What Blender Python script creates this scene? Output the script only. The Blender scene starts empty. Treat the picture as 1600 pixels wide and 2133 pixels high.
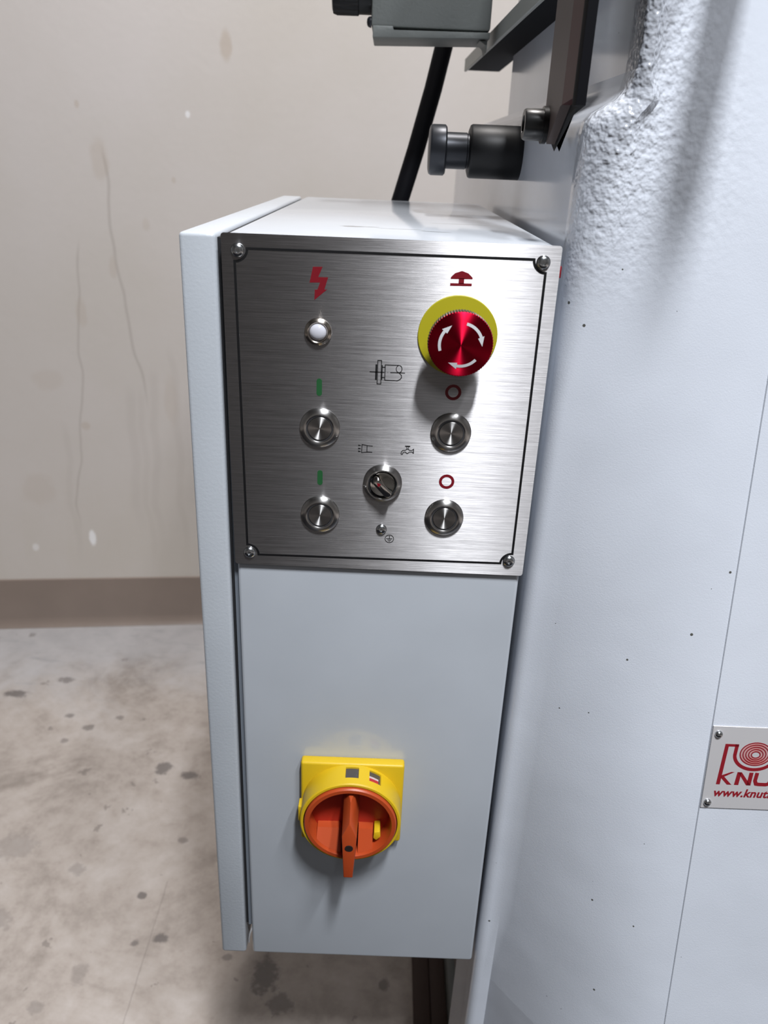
import bpy, bmesh, math, random
from mathutils import Vector, Matrix
random.seed(7)
COL = bpy.context.scene.collection
SC = bpy.context.scene
PI = math.pi

# ------------------------------------------------------------------ camera
pitch, yaw, roll = 0.418165549, 0.00766909319, -0.0438066514
cam_pos = Vector((0.1087795, -0.54338429, 0.04915605))
fwd = Vector((math.sin(yaw)*math.cos(pitch), math.cos(yaw)*math.cos(pitch), -math.sin(pitch)))
rgt = Vector((math.cos(yaw), -math.sin(yaw), 0.0))
dwn = fwd.cross(rgt)
r2 = rgt*math.cos(roll) + dwn*math.sin(roll)
d2 = -rgt*math.sin(roll) + dwn*math.cos(roll)
cd = bpy.data.cameras.new('camera')
cd.sensor_fit = 'HORIZONTAL'; cd.sensor_width = 36.0; cd.lens = 36.0*1662.13/1600.0
cd.clip_start = 0.01; cd.clip_end = 50
cd.dof.use_dof = True; cd.dof.focus_distance = 0.60; cd.dof.aperture_fstop = 13.0
cam = bpy.data.objects.new('camera', cd); COL.objects.link(cam)
up = -d2; bk = -fwd
cam.matrix_world = Matrix(((r2.x, up.x, bk.x, cam_pos.x), (r2.y, up.y, bk.y, cam_pos.y), (r2.z, up.z, bk.z, cam_pos.z), (0, 0, 0, 1)))
SC.camera = cam

# ------------------------------------------------------------------ world, lamps, exposure
w = bpy.data.worlds.new('world'); SC.world = w; w.use_nodes = True
w.node_tree.nodes['Background'].inputs[0].default_value = (0.72, 0.78, 0.9, 1)
w.node_tree.nodes['Background'].inputs[1].default_value = 0.30
def strip(name, x, y0, y1, z, width, power, col=(0.93, 0.96, 1.0)):
    l = bpy.data.lights.new(name, 'AREA'); l.shape = 'RECTANGLE'
    l.size = width; l.size_y = abs(y1-y0); l.energy = power; l.color = col
    o = bpy.data.objects.new(name, l); COL.objects.link(o)
    o.location = (x, (y0+y1)/2, z)
    return o
strip('ceiling_tube', 0.50, -1.75, -1.2, 2.45, 0.15, 118)
strip('ceiling_tube', 1.05, -1.8, -1.1, 2.45, 0.10, 50)
strip('ceiling_tube', 0.62, -4.2, -2.6, 2.45, 0.10, 12)
strip('ceiling_tube', 0.14, 0.45, 1.0, 2.45, 0.12, 54, (1.0, 0.96, 0.93))
vs = SC.view_settings
vs.view_transform = 'Standard'; vs.look = 'None'; vs.exposure = 0.0; vs.gamma = 1.0; vs.use_curve_mapping = False

# ------------------------------------------------------------------ material helpers
def new_mat(name, color, rough=0.4, metal=0.0, **kw):
    m = bpy.data.materials.new(name); m.use_nodes = True
    b = m.node_tree.nodes['Principled BSDF']
    b.inputs['Base Color'].default_value = (*color, 1); b.inputs['Roughness'].default_value = rough
    b.inputs['Metallic'].default_value = metal
    for k, v in kw.items(): b.inputs[k.replace('_', ' ')].default_value = v
    return m
class N:
    def __init__(s, m): s.t = m.node_tree; s.b = s.t.nodes['Principled BSDF']
    def n(s, typ, **kw):
        x = s.t.nodes.new(typ)
        for k, v in kw.items(): setattr(x, k, v)
        return x
    def l(s, a, b): s.t.links.new(a, b)
    def coord(s, scale=(1, 1, 1)):
        tc = s.n('ShaderNodeTexCoord'); mp = s.n('ShaderNodeMapping'); mp.inputs['Scale'].default_value = scale
        s.l(tc.outputs['Object'], mp.inputs['Vector']); return mp.outputs[0]
    def noise(s, vec, scale, detail=3, rough=0.5, dist=0.0):
        x = s.n('ShaderNodeTexNoise'); x.inputs['Scale'].default_value = scale; x.inputs['Detail'].default_value = detail
        x.inputs['Roughness'].default_value = rough; x.inputs['Distortion'].default_value = dist
        s.l(vec, x.inputs['Vector']); return x.outputs['Fac']
    def ramp(s, fac, stops, interp='LINEAR'):
        x = s.n('ShaderNodeValToRGB'); x.color_ramp.interpolation = interp; e = x.color_ramp.elements
        while len(e) < len(stops): e.new(0.5)
        for i, (p, c) in enumerate(stops):
            e[i].position = p; e[i].color = (*c, 1) if len(c) == 3 else c
        s.l(fac, x.inputs[0]); return x.outputs[0]
    def mix(s, fac, a, b, mode='MIX'):
        x = s.n('ShaderNodeMix', data_type='RGBA', blend_type=mode)
        if isinstance(fac, float): x.inputs[0].default_value = fac
        else: s.l(fac, x.inputs[0])
        for i, v in ((6, a), (7, b)):
            if isinstance(v, tuple): x.inputs[i].default_value = (*v, 1)
            else: s.l(v, x.inputs[i])
        return x.outputs[2]
    def math(s, op, a, b=None, c=None):
        x = s.n('ShaderNodeMath', operation=op)
        for i, v in enumerate((a, b, c)):
            if v is None: continue
            if isinstance(v, (int, float)): x.inputs[i].default_value = v
            else: s.l(v, x.inputs[i])
        return x.outputs[0]
    def bump(s, h, strength, distance, prev=None):
        x = s.n('ShaderNodeBump'); x.inputs['Strength'].default_value = strength; x.inputs['Distance'].default_value = distance
        s.l(h, x.inputs['Height'])
        if prev is not None: s.l(prev, x.inputs['Normal'])
        return x.outputs[0]
    def spots(s, comps, spots, noisevec, nscale, namp):
        """sum of soft elliptical stains; comps = (u, v) sockets; each spot = (u, v, ru, rv, strength)"""
        u, v = comps; tot = None
        nz = s.math('SUBTRACT', s.noise(noisevec, nscale, 4, 0.6), 0.5)
        nz2 = s.math('MULTIPLY', nz, namp)
        for (cu, cv, ru, rv, st) in spots:
            du = s.math('MULTIPLY', s.math('SUBTRACT', u, cu), 1/ru); dv = s.math('MULTIPLY', s.math('SUBTRACT', v, cv), 1/rv)
            d = s.math('ADD', s.math('SQRT', s.math('ADD', s.math('MULTIPLY', du, du), s.math('MULTIPLY', dv, dv))), nz2)
            mr = s.n('ShaderNodeMapRange', interpolation_type='SMOOTHSTEP')
            mr.inputs['From Min'].default_value = 0.6; mr.inputs['From Max'].default_value = 1.15
            mr.inputs['To Min'].default_value = st; mr.inputs['To Max'].default_value = 0
            s.l(d, mr.inputs['Value'])
            tot = mr.outputs[0] if tot is None else s.math('MAXIMUM', tot, mr.outputs[0])
        return tot

def paint(name, color, rough, bscale, bdist, specks=0.0, coarse=False, marks=False):
    m = new_mat(name, color, rough); k = N(m)
    vec = k.coord()
    h = k.noise(vec, bscale, 2, 0.5)
    nrm = k.bump(h, 1.0, bdist)
    if coarse:   # rough, thickly painted casting skin near the top of the column
        tc = k.n('ShaderNodeTexCoord'); sp = k.n('ShaderNodeSeparateXYZ'); k.l(tc.outputs['Object'], sp.inputs[0])
        mr = k.n('ShaderNodeMapRange', interpolation_type='SMOOTHSTEP')
        mr.inputs['From Min'].default_value = -0.06; mr.inputs['From Max'].default_value = 0.08
        k.l(sp.outputs[2], mr.inputs['Value'])
        def rng(sock, lo, hi):
            q = k.n('ShaderNodeMapRange', interpolation_type='SMOOTHSTEP'); q.inputs['From Min'].default_value = lo; q.inputs['From Max'].default_value = hi
            k.l(sock, q.inputs['Value']); return q.outputs[0]
        front = rng(sp.outputs[1], 0.035, 0.015)
        near = k.math('ADD', k.math('MULTIPLY', rng(sp.outputs[0], 0.37, 0.26), 0.93), 0.07)
        msk = k.math('MULTIPLY', k.math('MULTIPLY', mr.outputs[0], front), near)
        big = k.noise(vec, 185, 1, 0.4, 0.0)
        edge = k.math('MULTIPLY', k.math('MULTIPLY', mr.outputs[0], front), rng(sp.outputs[0], 0.315, 0.245))
        nrm = k.bump(k.math('MULTIPLY', k.noise(vec, 260, 1, 0.5), edge), 1.0, 0.0018, nrm)
        nrm = k.bump(k.math('MULTIPLY', big, msk), 1.0, 0.0017, nrm)
        wav = k.math('MULTIPLY', k.noise(vec, 22, 1, 0.5), front)
        nrm = k.bump(wav, 1.0, 0.0005, nrm)
        fine = k.math('MULTIPLY', k.noise(vec, 900, 1, 0.5), front)
        nrm = k.bump(fine, 1.0, 0.00008, nrm)
    k.l(nrm, k.b.inputs['Normal'])
    tint = k.ramp(k.noise(vec, 9, 3), [(0.3, tuple(c*0.95 for c in color)), (0.7, tuple(min(1, c*1.04) for c in color))])
    if specks:
        v = k.n('ShaderNodeTexVoronoi'); v.inputs['Scale'].default_value = 95; k.l(vec, v.inputs['Vector'])
        sz = k.n('ShaderNodeSeparateColor'); k.l(v.outputs['Color'], sz.inputs[0])
        lim = k.math('MULTIPLY', k.math('POWER', sz.outputs[0], 9), 0.11)
        gate = k.math('LESS_THAN', v.outputs['Distance'], lim)
        gate = k.math('MULTIPLY', gate, specks)
        tint = k.mix(gate, tint, (0.09, 0.09, 0.08))
    if marks:   # oily smudge and wipe marks on the cabinet's top
        tc = k.n('ShaderNodeTexCoord'); sp = k.n('ShaderNodeSeparateXYZ'); k.l(tc.outputs['Object'], sp.inputs[0])
        f = k.spots((sp.outputs[0], sp.outputs[1]), [(.080, .100, .010, .006, .75), (.092, .102, .012, .003, .7), (.118, .094, .022, .0022, .6), (.143, .083, .012, .003, .65), (.168, .17, .03, .004, .35)], vec, 160, 1.1)
        f = k.math('MULTIPLY', f, k.math('GREATER_THAN', sp.outputs[2], -0.002))
        tint = k.mix(f, tint, (0.13, 0.13, 0.12))
    k.l(tint, k.b.inputs['Base Color'])
    return m
def tangential(k, axis):   # concentric brushing about the object's own axis
    tc = k.n('ShaderNodeTexCoord'); c = k.n('ShaderNodeVectorMath', operation='CROSS_PRODUCT')
    k.l(tc.outputs['Object'], c.inputs[0]); c.inputs[1].default_value = axis
    c2 = k.n('ShaderNodeVectorMath', operation='CROSS_PRODUCT'); k.l(c.outputs[0], c2.inputs[0]); c2.inputs[1].default_value = axis
    k.l(c2.outputs[0], k.b.inputs['Tangent'])

M = {}
M['paint'] = paint('light_grey_powder_coat', (0.50, 0.53, 0.575), 0.19, 700, 0.00004)
M['body_paint'] = paint('grey_cabinet_top_paint', (0.50, 0.53, 0.575), 0.12, 700, 0.00002, marks=True)
M['machine'] = paint('light_grey_machine_enamel', (0.62, 0.65, 0.715), 0.12, 420, 0.00003, specks=1.0, coarse=True)
M['machine'].node_tree.nodes['Principled BSDF'].inputs['IOR'].default_value = 1.4
M['door_paint'] = paint('textured_door_paint', (0.48, 0.51, 0.55), 0.28, 420, 0.00012)
M['castgrey'] = paint('grey_cast_paint', (0.135, 0.145, 0.14), 0.55, 300, 0.0003, specks=0.6)
M['edgegrey'] = paint('grey_table_edge', (0.30, 0.32, 0.31), 0.45, 500, 0.0001)
M['shade_black'] = new_mat('shade_painted_underside', (0.012, 0.013, 0.016), 0.8, Specular_IOR_Level=0.05)  # shade under the table put into the colour as near black
M['black'] = new_mat('black_oxide', (0.008, 0.008, 0.009), 0.45, Specular_IOR_Level=0.3)
M['blacksteel'] = new_mat('blued_steel', (0.03, 0.032, 0.038), 0.36, 0.6)
M['rubber'] = new_mat('black_rubber', (0.004, 0.004, 0.006), 0.6, Specular_IOR_Level=0.12)
M['gasket'] = new_mat('black_gasket', (0.01, 0.01, 0.012), 0.8)
M['seamgrey'] = new_mat('shadow_grey_flange', (0.16, 0.18, 0.21), 0.5)
M['redbrown'] = new_mat('red_brown_plate', (0.05, 0.006, 0.007), 0.45, Specular_IOR_Level=0.25)
M['browngrey'] = new_mat('worn_plate_face', (0.075, 0.055, 0.05), 0.5, Specular_IOR_Level=0.3)
M['boltblack'] = new_mat('black_bolt', (0.015, 0.015, 0.015), 0.3, 0.3)
M['print_black'] = new_mat('black_ink', (0.004, 0.004, 0.005), 0.5)
M['print_red'] = new_mat('red_ink', (0.20, 0.004, 0.012), 0.45)
M['print_green'] = new_mat('green_ink', (0.015, 0.10, 0.03), 0.5)
M['logo_red'] = new_mat('logo_red_ink', (0.24, 0.006, 0.014), 0.45)
M['logo_pink'] = new_mat('logo_pink_ink', (0.55, 0.22, 0.2), 0.45)
M['disc_yellow'] = new_mat('yellow_disc', (0.45, 0.40, 0.012), 0.5)
M['yellow'] = paint('yellow_plastic', (0.66, 0.44, 0.012), 0.45, 700, 0.00005)
M['orange'] = new_mat('orange_red_plastic', (0.44, 0.062, 0.014), 0.4)
M['cupred'] = new_mat('red_plastic_cup', (0.40, 0.022, 0.008), 0.42)
M['hole'] = new_mat('dark_hole', (0.01, 0.004, 0.003), 0.8)
M['lens'] = new_mat('milky_lens', (0.62, 0.62, 0.68), 0.12, Coat_Weight=0.6)
M['chrome'] = new_mat('chrome', (0.62, 0.60, 0.57), 0.10, 1.0)
M['white'] = new_mat('white_print', (0.62, 0.62, 0.64), 0.45)
M['pane'] = new_mat('smoky_window', (0.07, 0.062, 0.06), 0.15)
M['pane_white'] = new_mat('pale_marker', (0.55, 0.45, 0.47), 0.3)
M['pane_red'] = new_mat('red_marker', (0.42, 0.02, 0.03), 0.3)
M['board'] = paint('dark_brown_board', (0.045, 0.024, 0.018), 0.7, 200, 0.0004)
M['cable'] = new_mat('grey_wire', (0.5, 0.5, 0.52), 0.4)

def m_brushed():
    m = new_mat('brushed_stainless', (0.56, 0.55, 0.555), 0.3, 1.0, Anisotropic=1.0); k = N(m)
    v = k.coord((14, 14, 1500)); n1 = k.noise(v, 1.0, 3, 0.7)
    v2 = k.coord((60, 60, 3600)); n2 = k.noise(v2, 1.0, 2, 0.6)
    s = k.math('ADD', k.math('MULTIPLY', n1, 0.6), k.math('MULTIPLY', n2, 0.4))
    k.l(k.ramp(s, [(0.35, (0.33, 0.32, 0.325)), (0.65, (0.54, 0.525, 0.53))]), k.b.inputs['Base Color'])
    k.l(k.math('ADD', k.math('MULTIPLY', s, 0.16), 0.28), k.b.inputs['Roughness'])
    k.l(k.bump(s, 1.0, 0.00006), k.b.inputs['Normal'])
    c = k.n('ShaderNodeCombineXYZ'); c.inputs[2].default_value = 1.0
    k.l(c.outputs[0], k.b.inputs['Tangent'])
    g = k.n('ShaderNodeBsdfAnisotropic', distribution='BECKMANN'); g.inputs['Roughness'].default_value = 0.38; g.inputs['Anisotropy'].default_value = -0.78
    k.l(k.ramp(s, [(0.35, (0.34, 0.335, 0.34)), (0.65, (0.72, 0.71, 0.715))]), g.inputs['Color'])
    k.l(c.outputs[0], g.inputs['Tangent']); k.l(k.b.inputs['Normal'].links[0].from_socket, g.inputs['Normal'])
    mx = k.n('ShaderNodeMixShader'); mx.inputs[0].default_value = 0.10
    k.l(k.b.outputs[0], mx.inputs[1]); k.l(g.outputs[0], mx.inputs[2])
    k.l(mx.outputs[0], k.t.nodes['Material Output'].inputs['Surface'])
    return m
M['brushed'] = m_brushed()
def m_radial(name, col, rough, aniso, bumpd=0.00001):
    m = new_mat(name, col, rough, 1.0, Anisotropic=aniso); k = N(m); tangential(k, (0, 1, 0)); return m
M['turned'] = m_radial('turned_steel', (0.50, 0.49, 0.485), 0.42, 1.0)
M['bezel'] = m_radial('turned_bezel', (0.60, 0.59, 0.58), 0.3, 0.8)
M['warmbezel'] = m_radial('nickel_bezel', (0.50, 0.45, 0.40), 0.24, 0.4)
M['capred'] = m_radial('red_anodised', (0.50, 0.006, 0.03), 0.46, 0.95)
M['knurl'] = new_mat('dark_knurl', (0.16, 0.13, 0.10), 0.4, 0.7)
M['ringdark'] = new_mat('dark_ring', (0.06, 0.06, 0.065), 0.35, 0.3)
M['screw'] = new_mat('zinc_screw', (0.62, 0.64, 0.66), 0.22, 1.0)
M['nameplate'] = new_mat('nameplate_metal', (0.60, 0.585, 0.595), 0.4, 0.25)

def m_floor():
    m = new_mat('concrete_floor', (0.4, 0.37, 0.35), 0.5); k = N(m); v = k.coord()
    a = k.noise(v, 3.2, 6, 0.7, 0.6); b = k.noise(v, 20, 6, 0.72)
    s = k.math('ADD', k.math('MULTIPLY', a, 0.6), k.math('MULTIPLY', b, 0.4))
    c = k.ramp(s, [(0.38, (0.27, 0.232, 0.205)), (0.5, (0.40, 0.35, 0.315)), (0.62, (0.48, 0.435, 0.405))])
    tc = k.n('ShaderNodeTexCoord'); sp = k.n('ShaderNodeSeparateXYZ'); k.l(tc.outputs['Object'], sp.inputs[0])
    X, Y = sp.outputs[0], sp.outputs[1]
    # paler, bluer worn band along the skirting
    wy = k.math('ADD', k.math('SUBTRACT', Y, k.math('MULTIPLY', X, 0.12)), k.math('MULTIPLY', k.math('SUBTRACT', a, 0.5), 0.5))
    mr = k.n('ShaderNodeMapRange', interpolation_type='SMOOTHSTEP'); mr.inputs['From Min'].default_value = 1.10; mr.inputs['From Max'].default_value = 1.38
    k.l(wy, mr.inputs['Value']); c = k.mix(k.math('MULTIPLY', mr.outputs[0], 0.65), c, (0.42, 0.42, 0.44))
    v3 = k.coord((3, 14, 1)); st = k.ramp(k.noise(v3, 3, 4, 0.6), [(0.56, (0, 0, 0)), (0.72, (1, 1, 1))])
    c = k.mix(k.math('MULTIPLY', k.math('MULTIPLY', st, mr.outputs[0]), 0.5), c, (0.24, 0.24, 0.25))
    big = [(-.35, .853, .026, .026, .75), (-.285, .832, .03, .018, .8), (-.05, .37, .035, .05, .75), (-.02, .32, .03, .025, .6),
           (-.782, 1.097, .045, .022, .8), (-.68, 1.16, .03, .018, .6), (-.243, .43, .017, .014, .8), (-.286, .419, .012, .012, .7),
           (-.302, .517, .012, .011, .8), (.15, .361, .014, .018, .7), (-.12, .40, .014, .01, .6), (-.62, 1.02, .018, .012, .65),
           (-.56, .98, .022, .014, .6), (-.50, 1.02, .016, .012, .55), (-.60, .93, .014, .011, .5), (-.258, .651, .014, .012, .55),
           (-.44, .57, .03, .02, .3), (-.58, .62, .06, .05, .28), (-.55, .45, .05, .04, .3), (-.36, .36, .02, .03, .3), (-.41, .30, .022, .016, .35)]
    f = k.spots((X, Y), [(a_, b_, c_*.72, d_*.72, e_) for a_, b_, c_, d_, e_ in big], v, 70, 2.0)
    c = k.mix(f, c, (0.115, 0.10, 0.095))
    vo = k.n('ShaderNodeTexVoronoi'); vo.inputs['Scale'].default_value = 24
    wv = k.n('ShaderNodeVectorMath', operation='ADD'); nv = k.n('ShaderNodeTexNoise'); nv.inputs['Scale'].default_value = 90
    k.l(v, nv.inputs['Vector']); sc = k.n('ShaderNodeVectorMath', operation='SCALE'); k.l(nv.outputs['Color'], sc.inputs[0]); sc.inputs['Scale'].default_value = 0.035
    k.l(v, wv.inputs[0]); k.l(sc.outputs[0], wv.inputs[1]); k.l(wv.outputs[0], vo.inputs['Vector'])
    sz = k.n('ShaderNodeSeparateColor'); k.l(vo.outputs['Color'], sz.inputs[0])
    g = k.math('LESS_THAN', vo.outputs['Distance'], k.math('MULTIPLY', k.math('POWER', sz.outputs[0], 5), 0.26))
    c = k.mix(k.math('MULTIPLY', g, 0.5), c, (0.14, 0.12, 0.11))
    # hairline saw joint
    jl = k.math('LESS_THAN', k.math('ABSOLUTE', k.math('ADD', k.math('SUBTRACT', X, -0.262), k.math('MULTIPLY', k.math('SUBTRACT', b, 0.5), 0.006))), 0.0010)
    jl = k.math('MULTIPLY', jl, k.math('LESS_THAN', Y, 0.55))
    c = k.mix(k.math('MULTIPLY', jl, 0.35), c, (0.14, 0.12, 0.11))
    k.l(c, k.b.inputs['Base Color'])
    k.l(k.math('ADD', k.math('MULTIPLY', b, 0.3), 0.35), k.b.inputs['Roughness'])
    k.l(k.bump(b, 0.4, 0.002), k.b.inputs['Normal'])
    return m
def m_wall():
    m = new_mat('painted_wall', (0.55, 0.5, 0.46), 0.55); k = N(m); v = k.coord()
    a = k.noise(v, 1.8, 4, 0.55)
    c = k.ramp(a, [(0.3, (0.545, 0.50, 0.455)), (0.7, (0.60, 0.555, 0.53))])
    tc = k.n('ShaderNodeTexCoord'); sp = k.n('ShaderNodeSeparateXYZ'); k.l(tc.outputs['Object'], sp.inputs[0])
    X, Z = sp.outputs[0], sp.outputs[2]
    # drip lines: follow a meandering x(z)
    wob = k.math('MULTIPLY', k.math('SUBTRACT', k.noise(k.coord((0.2, 0.2, 5)), 1.0, 2), 0.5), 0.05)
    run = None
    for (x0, slope, z0, z1, wd, stg) in ((-.555, -.09, -.60, .06, .0035, .42), (-.60, .12, -.95, -.15, .003, .38), (-.545, .0, -.95, -.50, .012, .14), (-.47, .03, -.98, -.45, .01, .14), (-.70, .02, -1.05, -.6, .008, .12), (-.52, .0, -1.05, -.5, .008, .12), (-.43, .0, -1.05, -.4, .009, .12)):
        xx = k.math('SUBTRACT', k.math('ADD', X, wob), k.math('ADD', k.math('MULTIPLY', Z, slope), x0))
        mr = k.n('ShaderNodeMapRange', interpolation_type='SMOOTHSTEP'); mr.inputs['From Min'].default_value = wd*0.3; mr.inputs['From Max'].default_value = wd*1.6
        mr.inputs['To Min'].default_value = stg; mr.inputs['To Max'].default_value = 0
        k.l(k.math('ABSOLUTE', xx), mr.inputs['Value'])
        ends = None
        for (lo, hi) in ((z0, z0+.12), (z1, z1-.05)):
            e = k.n('ShaderNodeMapRange', interpolation_type='SMOOTHSTEP'); e.inputs['From Min'].default_value = lo; e.inputs['From Max'].default_value = hi
            k.l(Z, e.inputs['Value']); ends = e.outputs[0] if ends is None else k.math('MULTIPLY', ends, e.outputs[0])
        f = k.math('MULTIPLY', mr.outputs[0], ends)
        run = f if run is None else k.math('MAXIMUM', run, f)
    c = k.mix(run, c, (0.36, 0.32, 0.29))
    f = k.spots((X, Z), [(-.562, .02, .022, .05, .22), (-.555, -.22, .01, .03, .2), (-.27, .26, .014, .035, .45), (-.64, -.33, .014, .04, .2), (-.60, .13, .006, .01, .35),
                         (-.40, -.02, .006, .008, .3), (-.47, -.12, .01, .015, .18), (-.44, -.55, .02, .07, .16), (-.74, -.50, .04, .03, .14), (-.80, -.80, .05, .05, .16), (-.66, -.62, .012, .012, .3)], v, 30, 0.8)
    c = k.mix(f, c, (0.42, 0.33, 0.25))
    g = k.spots((X, Z), [(-.677, -.943, .010, .026, .9), (-.83, -.97, .01, .012, .5), (-.36, .12, .006, .008, .6)], v, 60, 0.5)
    c = k.mix(g, c, (0.9, 0.9, 0.92))
    # yellower, slightly darker mottling towards the foot of the wall
    low = k.n('ShaderNodeMapRange', interpolation_type='SMOOTHSTEP'); low.inputs['From Min'].default_value = -0.5; low.inputs['From Max'].default_value = -1.1
    k.l(Z, low.inputs['Value'])
    vs_ = k.noise(k.coord((9, 9, 1.2)), 2.0, 4, 0.6)
    c = k.mix(k.math('MULTIPLY', k.math('MULTIPLY', low.outputs[0], vs_), 0.35), c, (0.50, 0.45, 0.36))
    k.l(c, k.b.inputs['Base Color'])
    k.l(k.bump(k.noise(v, 60, 3), 0.3, 0.001), k.b.inputs['Normal'])
    return m
M['floor'] = m_floor(); M['wall'] = m_wall()
M['base'] = paint('vinyl_skirting', (0.235, 0.185, 0.155), 0.4, 30, 0.0005)
M['plainwall'] = new_mat('plain_wall', (0.12, 0.115, 0.11), 0.7)
M['ceil'] = new_mat('ceiling', (0.16, 0.16, 0.17), 0.8)

# ------------------------------------------------------------------ geometry helpers
ORG = {}
def link(name, bm, mat, parent=None, origin=None, ang=35, kind=None, label=None):
    """bm is in world coordinates; the object's origin is put at `origin` (default: bbox centre)."""
    if origin is None:
        vs = [v.co for v in bm.verts]
        origin = Vector([(min(v[i] for v in vs)+max(v[i] for v in vs))/2 for i in range(3)])
    origin = Vector(origin)
    bmesh.ops.recalc_face_normals(bm, faces=bm.faces)
    bmesh.ops.translate(bm, verts=bm.verts, vec=-origin)
    for f in bm.faces: f.smooth = True
    for e in bm.edges:
        e.smooth = not (len(e.link_faces) == 2 and e.calc_face_angle(0) > math.radians(ang))
    me = bpy.data.meshes.new(name); bm.to_mesh(me); bm.free()
    mats = mat if isinstance(mat, (list, tuple)) else [mat]
    for m in mats: me.materials.append(M[m])
    o = bpy.data.objects.new(name, me); COL.objects.link(o)
    ORG[o] = origin
    if parent: o.parent = parent; o.location = origin - ORG[parent]
    else: o.location = origin
    if kind: o['kind'] = kind
    if label: o['label'] = label
    return o
def tag(o, label, cat, group=None):
    o['label'] = label; o['category'] = cat
    if group: o['group'] = group
    return o
def empty(name, loc, label, cat, group=None):
    o = bpy.data.objects.new(name, None); COL.objects.link(o); o.location = loc; o.empty_display_size = 0.05
    ORG[o] = Vector(loc); return tag(o, label, cat, group)
def box(x0, x1, y0, y1, z0, z1, bev=0, seg=2, bm=None):
    b = bmesh.new()
    bmesh.ops.create_cube(b, size=1)
    for v in b.verts: v.co = Vector(((x0+x1)/2+v.co.x*(x1-x0), (y0+y1)/2+v.co.y*(y1-y0), (z0+z1)/2+v.co.z*(z1-z0)))
    if bev: bmesh.ops.bevel(b, geom=b.edges[:], offset=bev, segments=seg, affect='EDGES', profile=0.5)
    return merge(bm, b)
def merge(bm, b):
    if bm is None: return b
    me = bpy.data.meshes.new('tmp'); b.to_mesh(me); b.free(); bm.from_mesh(me); bpy.data.meshes.remove(me); return bm
def prism(pts, y0, y1, bm=None, bev=0, axis='y'):
    """extrude a polygon: axis y -> pts are (x, z); x -> (y, z); z -> (x, y)"""
    b = bmesh.new()
    def P(p, t):
        return {'y': (p[0], t, p[1]), 'x': (t, p[0], p[1]), 'z': (p[0], p[1], t)}[axis]
    a = [b.verts.new(P(p, y0)) for p in pts]; c = [b.verts.new(P(p, y1)) for p in pts]
    b.faces.new(a); b.faces.new(c[::-1]); n = len(pts)
    for i in range(n): b.faces.new((a[i], a[(i+1) % n], c[(i+1) % n], c[i]))
    if bev: bmesh.ops.bevel(b, geom=b.edges[:], offset=bev, segments=2, affect='EDGES', profile=0.5)
    return merge(bm, b)
def lathe(center, direction, prof, seg=48, bm=None, knurl=None, a0=0, a1=2*PI):
    """revolve (radius, height) about `direction` from `center`"""
    b = bmesh.new(); d = Vector(direction).normalized(); c = Vector(center)
    t = Vector((0, 0, 1)) if abs(d.z) < 0.9 else Vector((1, 0, 0))
    u = d.cross(t).normalized(); v = d.cross(u)
    full = abs(a1-a0-2*PI) < 1e-6; n = seg if full else seg+1; rings = []
    for j, (r, h) in enumerate(prof):
        if r < 1e-7: rings.append([b.verts.new(c+d*h)]); continue
        ring = []
        for i in range(n):
            a = a0+(a1-a0)*i/seg; rr = r
            if knurl and j in knurl[0] and i % 2: rr = r-knurl[1]
            ring.append(b.verts.new(c+d*h+(u*math.cos(a)+v*math.sin(a))*rr))
        rings.append(ring)
    for A, B in zip(rings, rings[1:]):
        m = n if full else n-1
        for i in range(m):
            j = (i+1) % n
            if len(A) == 1 and len(B) == 1: continue
            if len(A) == 1: b.faces.new((A[0], B[j], B[i]))
            elif len(B) == 1: b.faces.new((A[i], A[j], B[0]))
            else: b.faces.new((A[i], A[j], B[j], B[i]))
    return merge(bm, b)
def tube(pts, r, seg=16, bm=None):
    b = bmesh.new(); P = [Vector(p) for p in pts]; rings = []
    for i, p in enumerate(P):
        d = (P[min(i+1, len(P)-1)]-P[max(i-1, 0)]).normalized()
        t = Vector((1, 0, 0)) if abs(d.x) < 0.9 else Vector((0, 1, 0))
        u = d.cross(t).normalized(); v = d.cross(u)
        rings.append([b.verts.new(p+(u*math.cos(2*PI*k/seg)+v*math.sin(2*PI*k/seg))*r) for k in range(seg)])
    for A, B in zip(rings, rings[1:]):
        for i in range(seg): b.faces.new((A[i], A[(i+1) % seg], B[(i+1) % seg], B[i]))
    b.faces.new(rings[0]); b.faces.new(rings[-1][::-1])
    return merge(bm, b)
MM = 0.001
def seg_line(p, q, w, y0, y1, bm):   # flat stroke in the XZ plane (mm)
    px, pz = p; qx, qz = q; L = math.hypot(qx-px, qz-pz) or 1
    nx, nz = -(qz-pz)/L*w/2, (qx-px)/L*w/2; ex, ez = (qx-px)/L*w/2*.9, (qz-pz)/L*w/2*.9
    pts = [(px-ex+nx, pz-ez+nz), (qx+ex+nx, qz+ez+nz), (qx+ex-nx, qz+ez-nz), (px-ex-nx, pz-ez-nz)]
    return prism([(a*MM, b*MM) for a, b in pts], y0, y1, bm)
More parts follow.
